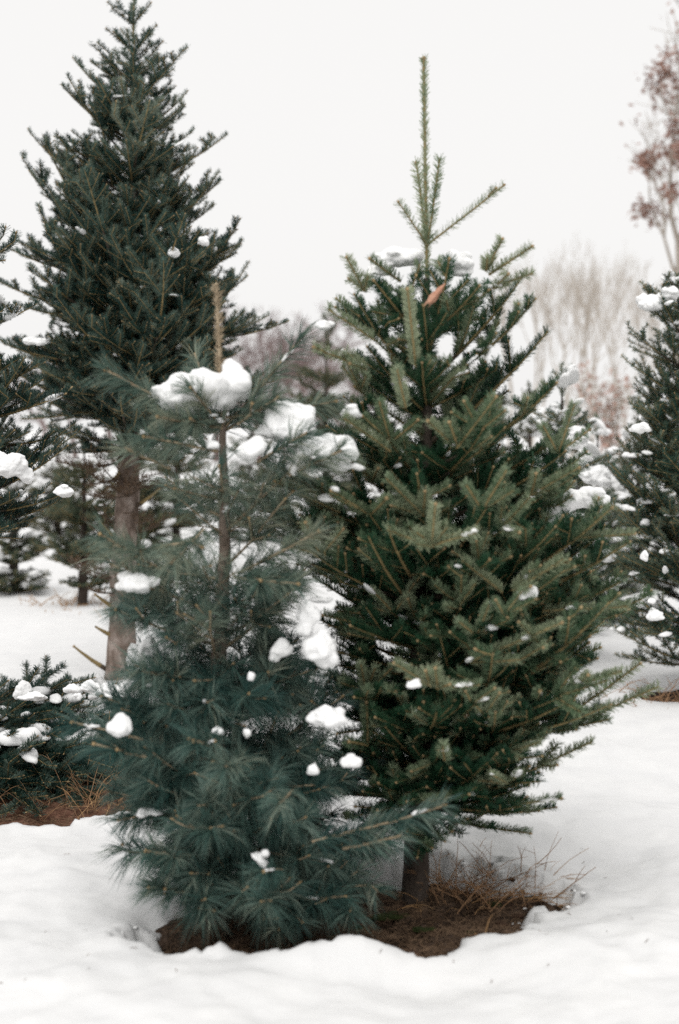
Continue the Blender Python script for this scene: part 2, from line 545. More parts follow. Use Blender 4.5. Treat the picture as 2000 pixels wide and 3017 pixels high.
def spray_meshes(name, L, P, mats, seed, split=True, bare=False, build=None):
    """wood mesh and needle mesh of one branch about L metres long"""
    rng = np.random.default_rng(seed)
    sp = Spray(rng)
    if build: build(sp, rng)
    else: sp.axis(np.zeros(3), np.array([1.0, 0, 0]), np.array([0, 0, 1.0]), L, 0, P)
    p0, p1, r0, r1, age, order = sp.arrays()
    wood, need = Geo(), Geo()
    old = age >= 2
    prisms(wood, p0[old], p1[old], r0[old], r1[old], 5, 1)
    prisms(wood, p0[~old], p1[~old], r0[~old], r1[~old], 4, 0)
    if sp.tips:      # buds
        sp.tips = [t for t in sp.tips if rng.random() < .6]
    if sp.tips:
        tp = np.array([t[0] for t in sp.tips]); td = np.array([t[1] for t in sp.tips]); tr = np.array([t[2] for t in sp.tips]) * P.get('bud', 1.0)
        prisms(wood, tp - td * .001, tp + td * .004, tr * 1.1, tr * 1.45, 4, 2)
        prisms(wood, tp + td * .004, tp + td * .009, tr * 1.45, tr * .3, 4, 2)
    if not bare:
        if P['kind'] == 'pine': pine_needles(need if split else wood, p0, p1, age, rng, P)
        else: fir_needles(need if split else wood, p0, p1, age, rng, P, np.array(sp.chain))
        if not split:
            # needles share the branch mesh on trees that stand far away
            wood.m[-1][:] = 3
            if P['kind'] == 'pine': wood.m[-2][:] = 3
    wm = wood.mesh(name, mats['wood'] + ([mats['needle']] if not split else []))
    SEGS[wm.name] = (p0[age <= 2], p1[age <= 2])
    nm = need.mesh('needles', [mats['needle']]) if split and not bare else None
    return wm, nm


SEGS = {}


class Bank:
    def __init__(self, name, P, mats, lengths, variants, seed, split=True):
        self.L = np.array(lengths)
        self.m = [[spray_meshes(name, L, P, mats, seed + 97 * i + v, split) for v in range(variants)] for i, L in enumerate(lengths)]

    def pick(self, L, rng):
        i = int(np.argmin(np.abs(np.log(self.L / L))))
        return self.m[i][rng.integers(len(self.m[i]))], L / self.L[i]


PLACED = {}


def put_branch(tree, base, meshes, root, direction, scale, roll=0.0, pitch=0.0, mirror=1.0, name='branch'):
    x = Vector(direction).normalized()
    z = Vector((0, 0, 1))
    if abs(x.z) > .97: z = Vector((0, -1, 0.05))
    y = z.cross(x).normalized(); z = x.cross(y)
    m = Matrix((x, y, z)).transposed().to_4x4()
    m = m @ Matrix.Rotation(roll, 4, 'X') @ Matrix.Rotation(pitch, 4, 'Y')
    o = bpy.data.objects.new(name, meshes[0])
    ml = Matrix.Translation(Vector(root) - Vector(base)) @ m @ Matrix.Diagonal((scale, scale * mirror, scale, 1))
    o.matrix_local = ml
    link(o, tree)
    PLACED.setdefault(tree.name, []).append((meshes[0].name, Matrix.Translation(base) @ ml))
    if meshes[1] is not None:
        nd = bpy.data.objects.new('needles', meshes[1])
        nd['kind'] = 'stuff'
        link(nd, o)
    return o


class Conifer:
    def __init__(self, name, label, cat, axis_px, depth, prof_px, bank, count, elev, seed, bark, r_base, r_top=.004,
                 root_min=None, group=None, squash=.9, fill=.35, reach=1.12, trunk_py=None, low=0.0, whorl=.28, tier=.5, vary=(.78, 1.1), young=None, lit_py=0):
        """axis_px: (py, px) down the trunk, prof_px: (py, left px, right px) of the crown's outline"""
        rng = self.rng = np.random.default_rng(seed)
        ax = [at(x, y, depth) for y, x in axis_px]
        ax.sort(key=lambda p: p.z)
        self.az = np.array([p.z for p in ax]); self.axx = np.array([p.x for p in ax]); self.depth = depth
        bx = float(np.interp(0, self.az, self.axx))
        self.base = Vector((bx, depth, -0.06))
        self.tree = empty(name, self.base)
        tag(self.tree, label, cat, group)
        top = self.az[-1]
        self.top = top
        ttop = at(0, trunk_py, depth).z if trunk_py is not None else top - .12 * (top - .3)
        self.ttop = ttop
        zs = np.linspace(-0.1, ttop, 26)
        pts = np.stack([np.interp(zs, self.az, self.axx) - bx, np.zeros(26), zs + 0.06], 1)
        pts[1:-1, :2] += rng.normal(0, .0025, (24, 2))
        rr = r_top + (r_base - r_top) * (1 - np.clip(zs, 0, ttop) / ttop) ** .9
        rr[0] *= 1.3; rr[1] *= 1.12
        self.rr, self.zs = rr, zs
        g = Geo(); tube(g, pts, rr, 14, 0, rng, .09)
        link(bpy.data.objects.new('trunk', g.mesh('trunk', [bark])), self.tree)
        pz = np.array([at(x0, y, depth).z for y, x0, x1 in prof_px])
        o = np.argsort(pz)
        xl = np.array([at(x0, y, depth).x for y, x0, x1 in prof_px]); xr = np.array([at(x1, y, depth).x for y, x0, x1 in prof_px])
        cx = np.interp(pz, self.az, self.axx)
        self.pz, self.rl, self.rr_ = pz[o], (cx - xl)[o], (xr - cx)[o]
        z0, z1 = self.pz[0], self.pz[-1]
        lit_z = at(0, lit_py, depth).z
        zz = np.linspace(z0, z1, 200)
        wgt = (np.interp(zz, self.pz, (self.rl + self.rr_) / 2) + .08) * (1 + low * (z1 - zz) / (z1 - z0))
        cdf = np.cumsum(wgt); cdf /= cdf[-1]
        for i in range(count):
            zt = float(np.interp((i + rng.random()) / count, cdf, zz))
            if whorl:      # branches stand in yearly tiers
                w = round((zt - top) / whorl) * whorl + top + rng.normal(0, .02)
                zt = zt + (w - zt) * tier
            azm = i * 2.399963 + rng.normal(0, .25)
            L_, R_ = np.interp(zt, self.pz, self.rl), np.interp(zt, self.pz, self.rr_)
            c = math.cos(azm)
            rad = (L_ + R_) / 2 * (squash + (1 - squash) * c * c) + (R_ - L_) / 2 * c
            rad *= rng.uniform(*vary) if rng.random() > fill else rng.uniform(.45, .8)
            rad = max(rad * reach, .05)
            f = (zt - z0) / (z1 - z0)
            e = elev[0] + (elev[1] - elev[0]) * f + rng.normal(0, 6)
            zr = zt - rad * math.tan(R(e))
            zr = min(max(zr, root_min if root_min is not None else z0 - .02), ttop - .01)
            rx = float(np.interp(zr, self.az, self.axx))
            tip = Vector((rx + rad * c, depth + rad * math.sin(azm), zt))
            root = Vector((rx, depth, zr))
            self.branch(young if young is not None and rng.random() < 1.05 * min(1, max(0, (zt - lit_z) / .22 + .5)) else bank, root, tip)  # the painted-pale copy grows likelier with height
        if trunk_py is None:      # the leader
            self.branch(bank, Vector((float(np.interp(ttop, self.az, self.axx)), depth, ttop - .03)), Vector((self.axx[-1], depth, top)))

    def branch(self, bank, root, tip, name='branch'):
        rng = self.rng
        d = tip - root
        m, s = bank.pick(d.length, rng)
        put_branch(self.tree, self.base, m, root, d, s, rng.normal(0, .25), R(rng.uniform(4, 9)), 1 if rng.random() < .5 else -1, name)

    def special(self, meshes, root_px, tip_px, length, d_root=0.0, d_tip=0.0, roll=0.0, pitch=0.06):
        root = at(*root_px, self.depth + d_root); tip = at(*tip_px, self.depth + d_tip)
        put_branch(self.tree, self.base, meshes, root, tip - root, (tip - root).length / length, roll, pitch)


FM = lambda n: dict(wood=[M['twig'], M['limb'], M['bud']], needle=M[n])
PM = dict(wood=[M['pine_twig'], M['limb'], M['bud']], needle=M['pine'])

fir_bank = Bank('branch', FIR, FM('fir'), [.12, .17, .24, .33, .45, .6], 5, 1000)
tall_bank = Bank('branch', TALL, FM('tall_fir'), [.13, .19, .27, .38, .52, .7, .9], 4, 2000)
edge_bank = Bank('branch', EDGE, FM('edge_fir'), [.15, .25, .4, .6, .8], 4, 3000)
spruce_bank = Bank('branch', SPRUCE, FM('spruce'), [.15, .25, .4, .6, .8], 4, 4000)
lit_pine_bank = Bank('branch', dict(PINE, density=190, third=.25, skip=.15), dict(PM, needle=M['lit_pine']), [.14, .20, .28, .38, .5], 4, 5500)
pine_bank = Bank('branch', PINE, PM, [.14, .20, .28, .38, .5], 6, 5000)
far_bank = Bank('branch', FARC, dict(wood=[M['twig'], M['limb'], M['bud']], needle=M['far_green']), [.3, .5, .8, 1.2], 3, 6000, split=False)

# ---- the front fir
fir = Conifer('fir_tree', 'front fir with a long bare leader and whole green crown, standing in dark soil', 'fir tree',
              [(165, 1249), (720, 1258), (1150, 1258), (1850, 1242), (2500, 1226), (2640, 1222)], 4.02,
              [(760, 1190, 1330), (800, 1020, 1560), (900, 940, 1590), (1010, 950, 1600), (1110, 1060, 1590), (1200, 1000, 1640), (1300, 960, 1660), (1450, 830, 1730),
               (1560, 860, 1840), (1750, 960, 1850), (1950, 1000, 1860), (2080, 1040, 1760), (2250, 1020, 1700), (2360, 1060, 1660), (2440, 1120, 1540)],
              fir_bank, 215, (2, 36), 11, M['bark'], .038, .009, root_min=.2, trunk_py=820, low=1.3, whorl=.22, tier=.38)
for i in range(62):      # the lowest, densest tiers
    rng = fir.rng
    a = R(rng.uniform(150, 390) if i < 44 else rng.uniform(230, 320))
    zt = rng.uniform(.24, .95) if i < 44 else rng.uniform(.26, .60)
    rad = rng.uniform(.22, .46) * (1.15 if math.cos(a) > 0 else .8)
    zr = max(.24, zt - rad * math.tan(R(rng.uniform(0, 25))))
    rx = float(np.interp(zr, fir.az, fir.axx))
    fir.branch(fir_bank, Vector((rx, fir.depth, zr)), Vector((rx + rad * math.cos(a), fir.depth + rad * math.sin(a), zt)))
# ---- the pine in front of it
pine = Conifer('pine_tree', 'soft blue-green pine with long needles and snow lumps, left of the front fir', 'pine tree',
               [(840, 640), (1260, 655), (1650, 662), (2000, 640), (2700, 640)], 3.80,
               [(1180, 520, 780), (1260, 400, 860), (1400, 390, 870), (1600, 360, 900), (1750, 350, 940), (1950, 330, 960), (2130, 250, 1060),
                (2250, 330, 1130), (2400, 390, 1170), (2520, 420, 1130), (2610, 470, 1040)],
               pine_bank, 120, (8, 36), 12, M['pine_bark'], .030, .010, root_min=.05, trunk_py=1258, low=3.2, whorl=.26, tier=.45, reach=1.04, young=lit_pine_bank, lit_py=1740)
# ---- the tall fir behind
tall = Conifer('tall_fir_tree', 'tallest dark fir whose tip touches the top of the picture, with pale bare lower trunk', 'fir tree',
               [(-15, 392), (300, 393), (700, 392), (1100, 385), (1400, 380), (1700, 362), (2000, 355)], 7.3,
               [(60, 345, 445), (170, 280, 490), (240, 200, 545), (420, 195, 560), (560, 160, 620), (720, 110, 660), (850, 60, 690), (1000, 40, 760),
                (1120, 60, 770), (1220, 70, 760), (1300, 130, 700), (1350, 240, 560)],
               tall_bank, 320, (-5, 38), 13, M['pale_bark'], .076, .010, root_min=1.05, trunk_py=150, whorl=.26, tier=.4, vary=(.76, 1.14), fill=.3)
# ---- the fir cut by the left edge: a crown above, a skirt of low branches below
edge = Conifer('edge_fir_tree', 'dark fir cut off by the left edge, snow on its outer branches', 'fir tree',
               [(250, -150), (2200, -150)], 5.6,
               [(420, -220, -80), (600, -330, 5), (900, -420, 60), (1050, -470, 120), (1200, -480, 165), (1400, -480, 235), (1560, -460, 140), (1680, -420, 60)],
               edge_bank, 150, (2, 38), 14, M['bark'], .06, .006, root_min=.6)
skirt_bank = Bank('branch', dict(EDGE, bend=-.02, third=.5), FM('edge_fir'), [.5, .65, .8, .95], 3, 3500)
for i in range(84):
    rng = edge.rng
    a = R(rng.uniform(-115, 75))
    rad = rng.uniform(.45, .95)
    z1 = rng.uniform(-.02, .15)
    root = Vector((edge.base.x, edge.base.y, rng.uniform(.08, .20)))
    tip = Vector((edge.base.x + rad * math.cos(a) * 1.08, edge.base.y + rad * math.sin(a), z1))
    edge.branch(skirt_bank, root, tip)
# ---- the spruce cut by the right edge
spruce = Conifer('spruce_tree', 'spruce with thin rising twigs cut off by the right edge', 'spruce tree',
                 [(640, 2090), (2040, 2060)], 6.95,
                 [(760, 2040, 2140), (860, 1960, 2220), (1000, 1890, 2290), (1200, 1850, 2330), (1400, 1790, 2370), (1600, 1800, 2390), (1800, 1810, 2380), (1930, 1850, 2300)],
                 spruce_bank, 190, (8, 48), 15, M['bark'], .06, .005, root_min=.12)
for tx, ty, ry in [(1880, 870, 1010), (1905, 835, 960), (1950, 815, 920), (1865, 985, 1120), (1850, 1075, 1200), (1885, 1235, 1400), (1862, 1180, 1330), (1795, 1400, 1560), (1900, 905, 1060), (1925, 880, 1000)]:
    spruce.branch(spruce_bank, at(2088, ry, 6.95), at(tx, ty, 6.95 - (.25 if ty > 900 else .12)))
# ---- smaller trees further back
FGRP = 'small conifers in the rows behind'
small = Conifer('small_fir_tree', 'small snow-laden fir between the front fir and the spruce', 'fir tree', [(1070, 1655), (1980, 1655)], 7.9,
        [(1110, 1620, 1690), (1250, 1540, 1770), (1450, 1480, 1830), (1650, 1440, 1860), (1800, 1470, 1830)], spruce_bank, 90, (5, 40), 16, M['bark'], .04, group=FGRP)
Conifer('young_conifer', 'small blurred conifer on a brown stem behind the trunk of the tall fir', 'conifer', [(1270, 250), (1795, 245)], 10.2,
        [(1300, 225, 275), (1400, 160, 330), (1550, 120, 390), (1680, 150, 370), (1730, 190, 320)], far_bank, 110, (5, 30), 17, M['bark'], .04, group=FGRP)
Conifer('young_conifer', 'olive blurred conifer seen between the pine tip and the front fir', 'conifer', [(930, 960), (1640, 960)], 14.0,
        [(960, 930, 990), (1080, 880, 1040), (1250, 830, 1100), (1500, 800, 1130)], far_bank, 90, (5, 30), 18, M['bark'], .06, group=FGRP)
Conifer('young_conifer', 'blurred conifer seen through the crown of the front fir', 'conifer', [(1010, 1425), (1640, 1425)], 14.5,
        [(1040, 1390, 1460), (1150, 1340, 1520), (1300, 1290, 1570), (1500, 1260, 1590)], far_bank, 80, (5, 30), 19, M['bark'], .06, group=FGRP)
Conifer('young_conifer', 'blurred pale conifer behind the pine, beside the tall fir trunk', 'conifer', [(1180, 520), (1640, 520)], 13.0,
        [(1210, 500, 540), (1350, 430, 610), (1550, 380, 660)], far_bank, 60, (5, 30), 20, M['bark'], .05, group=FGRP)

ROWS = [(40, 11.0, 1290, 110, 'green blurred conifer under the left edge fir boughs'), (390, 12.5, 1250, 150, 'blurred conifer right behind the bare trunk of the tall fir'),
        (1560, 10.5, 1130, 140, 'blurred snowy conifer just right of the front fir crown'), (1760, 9.6, 1230, 150, 'blurred snowy conifer between the small fir and the spruce'),
        (1880, 11.5, 1160, 140, 'blurred conifer behind the left side of the spruce'), (170, 17.0, 1240, 110, 'distant conifer left of the bare trunk'),
        (740, 16.0, 1160, 120, 'distant conifer behind the right side of the pine'), (1120, 13.0, 1190, 130, 'blurred conifer behind the meeting boughs of pine and fir'),
        (1700, 19.0, 1180, 90, 'distant conifer below the leafless trees'),
        (1620, 9.0, 1290, 150, 'low bushy snowy conifer hugging the right side of the front fir')]
for i, (px, d, ty, hw, lab) in enumerate(ROWS):
    by = 1250 + CAM_H / d * FPX
    row = Conifer('young_conifer', lab, 'conifer', [(ty, px), (by, px)], d, [(ty + 30, px - 20, px + 20), (ty + .3 * (by - ty), px - hw * .6, px + hw * .6), (by - .18 * (by - ty), px - hw * 1.1, px + hw * 1.1), (by - .02 * (by - ty), px - hw * 1.05, px + hw * 1.05)],
                  far_bank if d > 10 or px < 500 else spruce_bank, 120 if d < 14 else 80, (2, 34), 700 + i, M['bark'], .045, group=FGRP)
    ROWS[i] = row

# ---- leaders and other shoots that stand out, each a branch of its tree
def shoot(L, P, mats, seed, side=(), droop=0.0):
    """a long single shoot with a few named side shoots: (position 0..1, angle, length)"""
    def build(sp, rng):
        PP = dict(P, inter=0.0, third=0.0, orders=0, unit=L, bend=0.0)
        sp.axis(np.zeros(3), np.array([1.0, 0, 0]), np.array([0, 0, 1.0]), L, 0, dict(PP, bend=P['bend'] * .5))
        for f, a, l in side:
            d = np.array([math.cos(a), math.sin(a), .12])
            sp.axis(np.array([L * f, 0, 0.0]), unit(d), np.array([0, 0, 1.0]), l, 0, dict(PP, unit=l))
    return spray_meshes('shoot', L, P, mats, seed, build=build)


LEAD = dict(FIR, share=1.0, young=.66, spread=180, tilt=38, density=1300, len=.020, bend=.02, r=.0048, wob=.004)
UPSH = dict(FIR, share=1.0, young=.6, spread=175, tilt=50, density=1250, bend=.05, r=.0032, len=.0235)
s0 = shoot(.62, LEAD, FM('fir'), 70)
fir.special(s0, (1258, 830), (1249, 165), .62)
for k, (tp, L, dt) in enumerate([((1222, 475), .24, .03), ((1303, 468), .25, -.03), ((1185, 590), .16, -.05), ((1470, 530), .30, .02)]):
    fir.special(shoot(L, UPSH, FM('fir'), 80 + k, [(.8, R(-38), .035)] if k == 3 else []), (1258, 722), tp, L, 0, dt)
LF = dict(FIR, spread=140, r=.0036, density=2600, bend=.05, wid=.0028, len=.0225, tilt=56, young=.66, share=1.0)
for k, (rp, tp, dr, dt) in enumerate([
        ((1225, 1080), (1205, 855), -.25, -.33), ((1195, 1200), (1170, 1085), -.3, -.36), ((1345, 1320), (1450, 1160), -.3, -.4),
        ((1340, 1315), (1265, 1240), -.3, -.36), ((1270, 1610), (1285, 1485), -.42, -.48), ((1270, 1610), (1400, 1555), -.42, -.46),
        ((1270, 1610), (1140, 1555), -.42, -.45), ((1385, 1950), (1640, 1810), -.4, -.46), ((1510, 1740), (1660, 1650), -.36, -.42),
        ((1480, 1745), (1365, 1645), -.36, -.40), ((1290, 2030), (1285, 1965), -.45, -.52), ((1300, 2025), (1415, 2018), -.45, -.5),
        ((1270, 2020), (1165, 1950), -.45, -.48), ((1150, 1330), (1020, 1225), -.25, -.32), ((1560, 1460), (1700, 1370), -.2, -.26),
        ((1000, 1510), (815, 1420), -.2, -.3), ((1250, 1520), (1135, 1408), -.3, -.38), ((1310, 2240), (1305, 2190), -.42, -.5),
        ((1385, 1950), (1530, 1935), -.4, -.45), ((1620, 2150), (1870, 1940), -.1, -.15), ((1640, 2160), (1930, 2000), -.1, -.12),
        ((1560, 1590), (1865, 1562), -.2, -.25), ((1600, 1800), (1850, 1775), -.25, -.3), ((1050, 770), (1025, 760), 0, 0),
        ((1075, 860), (1025, 758), -.1, -.14), ((1180, 830), (1095, 760), -.1, -.15), ((1430, 800), (1475, 705), -.1, -.12),
        ((1440, 810), (1560, 720), -.1, -.16), ((1450, 850), (1565, 795), -.1, -.1), ((1500, 2370), (1650, 2345), -.2, -.2),
        ((1580, 2260), (1740, 2180), -.15, -.2), ((1100, 1000), (970, 900), -.2, -.25), ((1080, 1090), (935, 1010), -.15, -.2)]):
    L = (at(*tp, 4.02 + dt) - at(*rp, 4.02 + dr)).length
    if L < .03: continue
    side = [(.03, R(42), L * .5), (.03, R(-42), L * .5)] if k % 2 == 0 and L < .2 else []
    fir.special(shoot(L, LF, FM('fir'), 120 + k, side), rp, tp, L, dr, dt, roll=.5 * math.sin(k * 1.7))

PL = dict(PINE, tilt=44, density=800, len=.026, r=.0052, wob=.006, bend=.0)
for tx, ty, ry, dt in [(830, 1425, 1540, -.28), (860, 1560, 1640, -.25), (905, 1310, 1450, -.2), (930, 1690, 1740, -.28), (870, 1480, 1600, -.22), (945, 1180, 1320, -.15), (960, 1820, 1860, -.2)]:
    fir.branch(fir_bank, at(1250, ry, 4.02), at(tx, ty, 4.02 + dt))
# stiff pale new shoots, in threes, at the ends of the boughs that face the camera
tri_bank = [shoot(.14, dict(LF, young=.58, len=.020, tilt=52), FM('fir'), 160 + k, [(.02, R(44 + 4 * k), .09 + .008 * k), (.02, R(-50 + 3 * k), .10)]) for k in range(5)]
done = 0
for nm, mw in list(PLACED[fir.tree.name]):
    a, b = SEGS[nm]
    if len(b) == 0: continue
    tip = mw @ Vector(b[int(np.argmax(b[:, 0]))])
    out = (mw.to_3x3() @ Vector((1, 0, 0))).normalized()
    if tip.y > fir.depth - .12 or tip.z > 1.75 or tip.z < .3 or tip.x > fir.base.x + .42 or done >= 26 or fir.rng.random() < .55: continue
    d = out * .8 + Vector((fir.rng.normal(0, .45), 0, fir.rng.uniform(.15, .75)))
    put_branch(fir.tree, fir.base, tri_bank[done % 5], tip - out * .02, d, fir.rng.uniform(.75, 1.15), fir.rng.normal(0, .5), 0, 1, 'shoot')
    done += 1
LPM = dict(PM, needle=M['lit_pine'])
pine.special(shoot(.40, PL, dict(wood=[M['leader']] * 3, needle=M['leader']), 200), (655, 1262), (638, 842), .40, pitch=0)
PS = dict(PINE, r=.0040, density=430, bend=.05, tilt=40)
for k, (rp, tp, dr, dt) in enumerate([((650, 1260), (300, 1115), 0, -.10), ((660, 1262), (905, 995), 0, .05), ((665, 1230), (990, 1190), 0, -.02),
                                      ((640, 1250), (570, 1045), 0, .22), ((500, 1380), (370, 1320), -.1, -.2), ((480, 1680), (300, 1580), -.1, -.22),
                                      ((700, 1690), (940, 1560), -.1, -.2), ((690, 1700), (870, 1715), -.15, -.25), ((420, 2180), (215, 2130), -.2, -.25),
                                      ((430, 2230), (280, 2195), -.25, -.3), ((920, 2480), (1310, 2375), -.25, -.3), ((600, 1560), (500, 1660), -.2, -.35),
                                      ((1010, 2500), (1185, 2455), -.25, -.3), ((640, 2200), (570, 2180), -.35, -.45), ((860, 2330), (822, 2365), -.35, -.46),
                                      ((700, 2240), (660, 2258), -.35, -.47), ((830, 2560), (775, 2560), -.3, -.42), ((560, 2520), (430, 2520), -.2, -.3),
                                      ((520, 2380), (350, 2410), -.1, -.15), ((655, 1262), (470, 1225), -.05, -.14), ((655, 1262), (565, 1140), -.04, -.14), ((700, 1250), (810, 1165), -.05, -.12), ((760, 1360), (900, 1265), -.12, -.18), ((850, 1400), (1010, 1330), -.12, -.2), ((640, 1330), (420, 1290), -.1, -.2), ((520, 2620), (440, 2615), -.2, -.25), ((900, 2650), (1010, 2640), -.2, -.25)]):
    L = max(.09, (at(*tp, 3.8 + dt) - at(*rp, 3.8 + dr)).length)
    pine.special(shoot(L, PS, LPM if tp[1] < 1720 else PM, 220 + k, [(.35, R(45), L * .4), (.35, R(-45), L * .4)] if k > 3 and k % 2 else []), rp, tp, L, dr, dt, pitch=.02)
TS = dict(TALL, r=.003, spread=150, bend=.06)
tl = shoot(.2, dict(TS, spread=180, tilt=40, r=.004), FM('tall_fir'), 300)
tall.special(tl, (392, 130), (392, -20), .2)
for k, (rp, tp, dt) in enumerate([((393, 75), (320, 5), 0), ((393, 70), (440, 5), 0), ((393, 75), (345, 0), .05), ((392, 150), (315, 85), 0), ((395, 150), (455, 70), 0)]):
    L = max(.12, (at(*tp, 7.3 + dt) - at(*rp, 7.3)).length)
    tall.special(shoot(L, TS, FM('tall_fir'), 320 + k, [(.3, R(40), L * .5), (.3, R(-40), L * .5)]), rp, tp, L, 0, dt, roll=.6 * math.sin(k * 2.1))
for ry, tx, ty, dt in [(310, 535, 152, -.2), (330, 200, 185, 0), (800, 28, 505, 0), (740, 55, 455, 0), (560, 670, 390, 0), (900, 245, 560, -.75), (560, 415, 340, -.5),
                       (960, 508, 690, -.8), (760, 690, 560, -.1), (960, 772, 715, 0), (1080, 800, 850, 0), (1000, 20, 680, 0), (620, 60, 455, .1), (520, 165, 410, 0), (1150, 540, 880, -.85)]:
    r0 = at(float(np.interp(ry, [-15, 1100], [392, 385])), ry, 7.3)
    tall.branch(tall_bank, r0, at(tx, ty, 7.3 + dt))
dead_bank = [spray_meshes('dead_branch', .35, dict(TALL, unit=.09, density=240, r=.0017, len=.02, inter=.5), dict(wood=[M['limb'], M['limb'], M['limb']], needle=M['litter']), 400 + k) for k in range(5)]
# dead stubs on the tall fir's bare trunk
for k, (rp, tp) in enumerate([((350, 1800), (280, 1755)), ((350, 1880), (278, 1852)), ((345, 1990), (212, 1915)), ((372, 1370), (320, 1430)), ((360, 1600), (290, 1540)), ((385, 1500), (470, 1440))]):
    L = (at(*tp, 7.2) - at(*rp, 7.3)).length
    tall.special(spray_meshes('dead_branch', L, dict(TALL, orders=0, unit=L / 3, r=.006, bend=.1), FM('tall_fir'), 360 + k, bare=True), rp, tp, L, 0, -.1)

# brown dead sprays below the live crown
for k in range(15):
    rng = tall.rng
    z = rng.uniform(.35, 1.15); a = R(rng.uniform(160, 380)); rad = rng.uniform(.18, .45)
    rx = float(np.interp(z, tall.az, tall.axx))
    root = Vector((rx, 7.3, z)); tip = root + Vector((math.cos(a) * rad, math.sin(a) * rad, rng.uniform(-.12, .10)))
    put_branch(tall.tree, tall.base, dead_bank[k % 5], root, tip - root, rad / .35, rng.normal(0, .4), 0, 1, 'dead_branch')

# ------------------------------------------------------------------ leafless trees
def bare_tree_mesh(name, H, seed, depth=5, spread=.5, twigs=1.0, mats=None, leaves=0, leaf=.05, r0=None, kids=(2, 3), up=.25):
    rng = np.random.default_rng(seed)
    S, tips = [], []
    def grow(p, d, L, r, lev):
        n = 3
        for j in range(n):
            d = unit(d + rng.normal(0, .09, 3) + np.array([0, 0, up * .15]))
            q = p + d * L / n
            S.append((p, q, r * (1 - .35 * j / n), r * (1 - .35 * (j + 1) / n)))
            if lev >= 1 and lev < depth and rng.random() < .4 * twigs:
                a = unit(d + rng.normal(0, spread, 3))
                grow(q, a, L * rng.uniform(.4, .6), r * .45, lev + 1)
            p = q
        if lev < depth:
            for _ in range(rng.integers(kids[0], kids[1] + 1)):
                a = unit(d + rng.normal(0, spread, 3) + np.array([0, 0, up]))
                grow(p, a, L * rng.uniform(.6, .82), r * rng.uniform(.5, .66), lev + 1)
        else:
            tips.append(p)
    grow(np.zeros(3), np.array([0, 0, 1.0]), H * .3, r0 or H * .014, 0)
    g = Geo()
    P0, P1, A, B = [np.array([s[i] for s in S]) for i in range(4)]
    P1z = P1[:, 2].max(); k = H / P1z
    prisms(g, P0 * k, P1 * k, np.maximum(A, .003), np.maximum(B, .003), 4, 0)
    crown = None
    if leaves:
        T = np.array(tips) * k
        pw = np.array([max(0.0, noise.noise(Vector(q) * 1.1) + .05) + .012 for q in T]); pw /= pw.sum()
        c = T[rng.choice(len(T), size=leaves, p=pw)] + rng.normal(0, leaf * 1.1, (leaves, 3))
        u = unit(rng.normal(0, 1, (leaves, 3))); w = unit(np.cross(u, rng.normal(0, 1, (leaves, 3))))
        s = leaf * rng.uniform(.6, 1.2, (leaves, 1))
        V = np.stack([c - u * s, c + w * s * .5, c + u * s, c - w * s * .5], 1).reshape(-1, 3)
        crown = Geo(); crown.add(V, np.arange(4 * leaves).reshape(-1, 4))
        crown = crown.mesh('leaves', [mats[1]], smooth=False)
    return g.mesh(name, [mats[0]]), crown


def place_tree(name, meshes, px, depth, label, cat, group, scale=1.0, rot=0.0, sx=1.0):
    p = at(px, 1250, depth)
    root = empty(name, (p.x, depth, -0.1))
    tag(root, label, cat, group)
    root.rotation_euler = (0, 0, rot)
    t = bpy.data.objects.new('trunk', meshes[0]); t.scale = (scale * sx, scale * sx, scale); link(t, root)
    if meshes[1] is not None:
        c = bpy.data.objects.new('leaves', meshes[1]); c.scale = t.scale; c['kind'] = 'stuff'; link(c, root)
    return root


bm_ = [bare_tree_mesh('trunk', 6.0, 500 + i, 5, .42, .7, [M['far_bark']], up=.42, r0=.055) for i in range(4)]
places = ['far left of the group, beside the front fir crown', 'second from the front fir crown', 'with a slim double stem above the small snowy fir', 'right above the small snowy fir',
          'forking above the red-leaved shrub', 'close beside the spruce top', 'nearest to the russet oak', 'thin and pale in the gap', 'short, half behind the front fir shoots']
for i, (px, d, h) in enumerate([(1560, 34, 5.6), (1610, 38, 6.2), (1680, 30, 5.4), (1705, 36, 6.0), (1790, 33, 5.6), (1850, 37, 5.8), (1900, 32, 5.2), (1745, 42, 6.6), (1505, 40, 6.2)]):
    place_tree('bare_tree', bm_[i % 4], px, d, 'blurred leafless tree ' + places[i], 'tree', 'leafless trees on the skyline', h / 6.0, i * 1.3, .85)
wm_ = [bare_tree_mesh('trunk', 8.0, 540 + i, 6, .5, 1.1, [M['wood_bark']], up=.2, r0=.16) for i in range(3)]
wpl = ['behind the olive conifer, left of the front fir', 'tallest, beside the right edge of the tall fir', 'low and dark behind the front fir trunk', 'seen under the branches of the tall fir',
       'at the left edge, under the dark fir branches', 'between the tall fir and the gap of sky', 'behind the middle of the front fir', 'just left of the pine tip, behind the tall fir', 'behind the lower crown of the tall fir', 'left of the bare fir trunk', 'behind the right arm of the pine top whorl']
for i, (px, d, h) in enumerate([(930, 46, 5.4), (770, 44, 5.6), (1090, 48, 3.9), (330, 50, 4.4), (120, 48, 4.2), (840, 52, 5.0), (1240, 50, 4.2), (640, 50, 5.2), (480, 52, 5.0), (220, 54, 4.2), (1010, 54, 4.4)]):
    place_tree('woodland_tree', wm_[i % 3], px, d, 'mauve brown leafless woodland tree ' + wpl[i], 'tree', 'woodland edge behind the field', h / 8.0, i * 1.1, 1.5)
oak = bare_tree_mesh('trunk', 7.4, 581, 6, .48, .9, [M['far_bark'], M['oak_leaf']], leaves=15000, leaf=.05, up=.25, r0=.12)
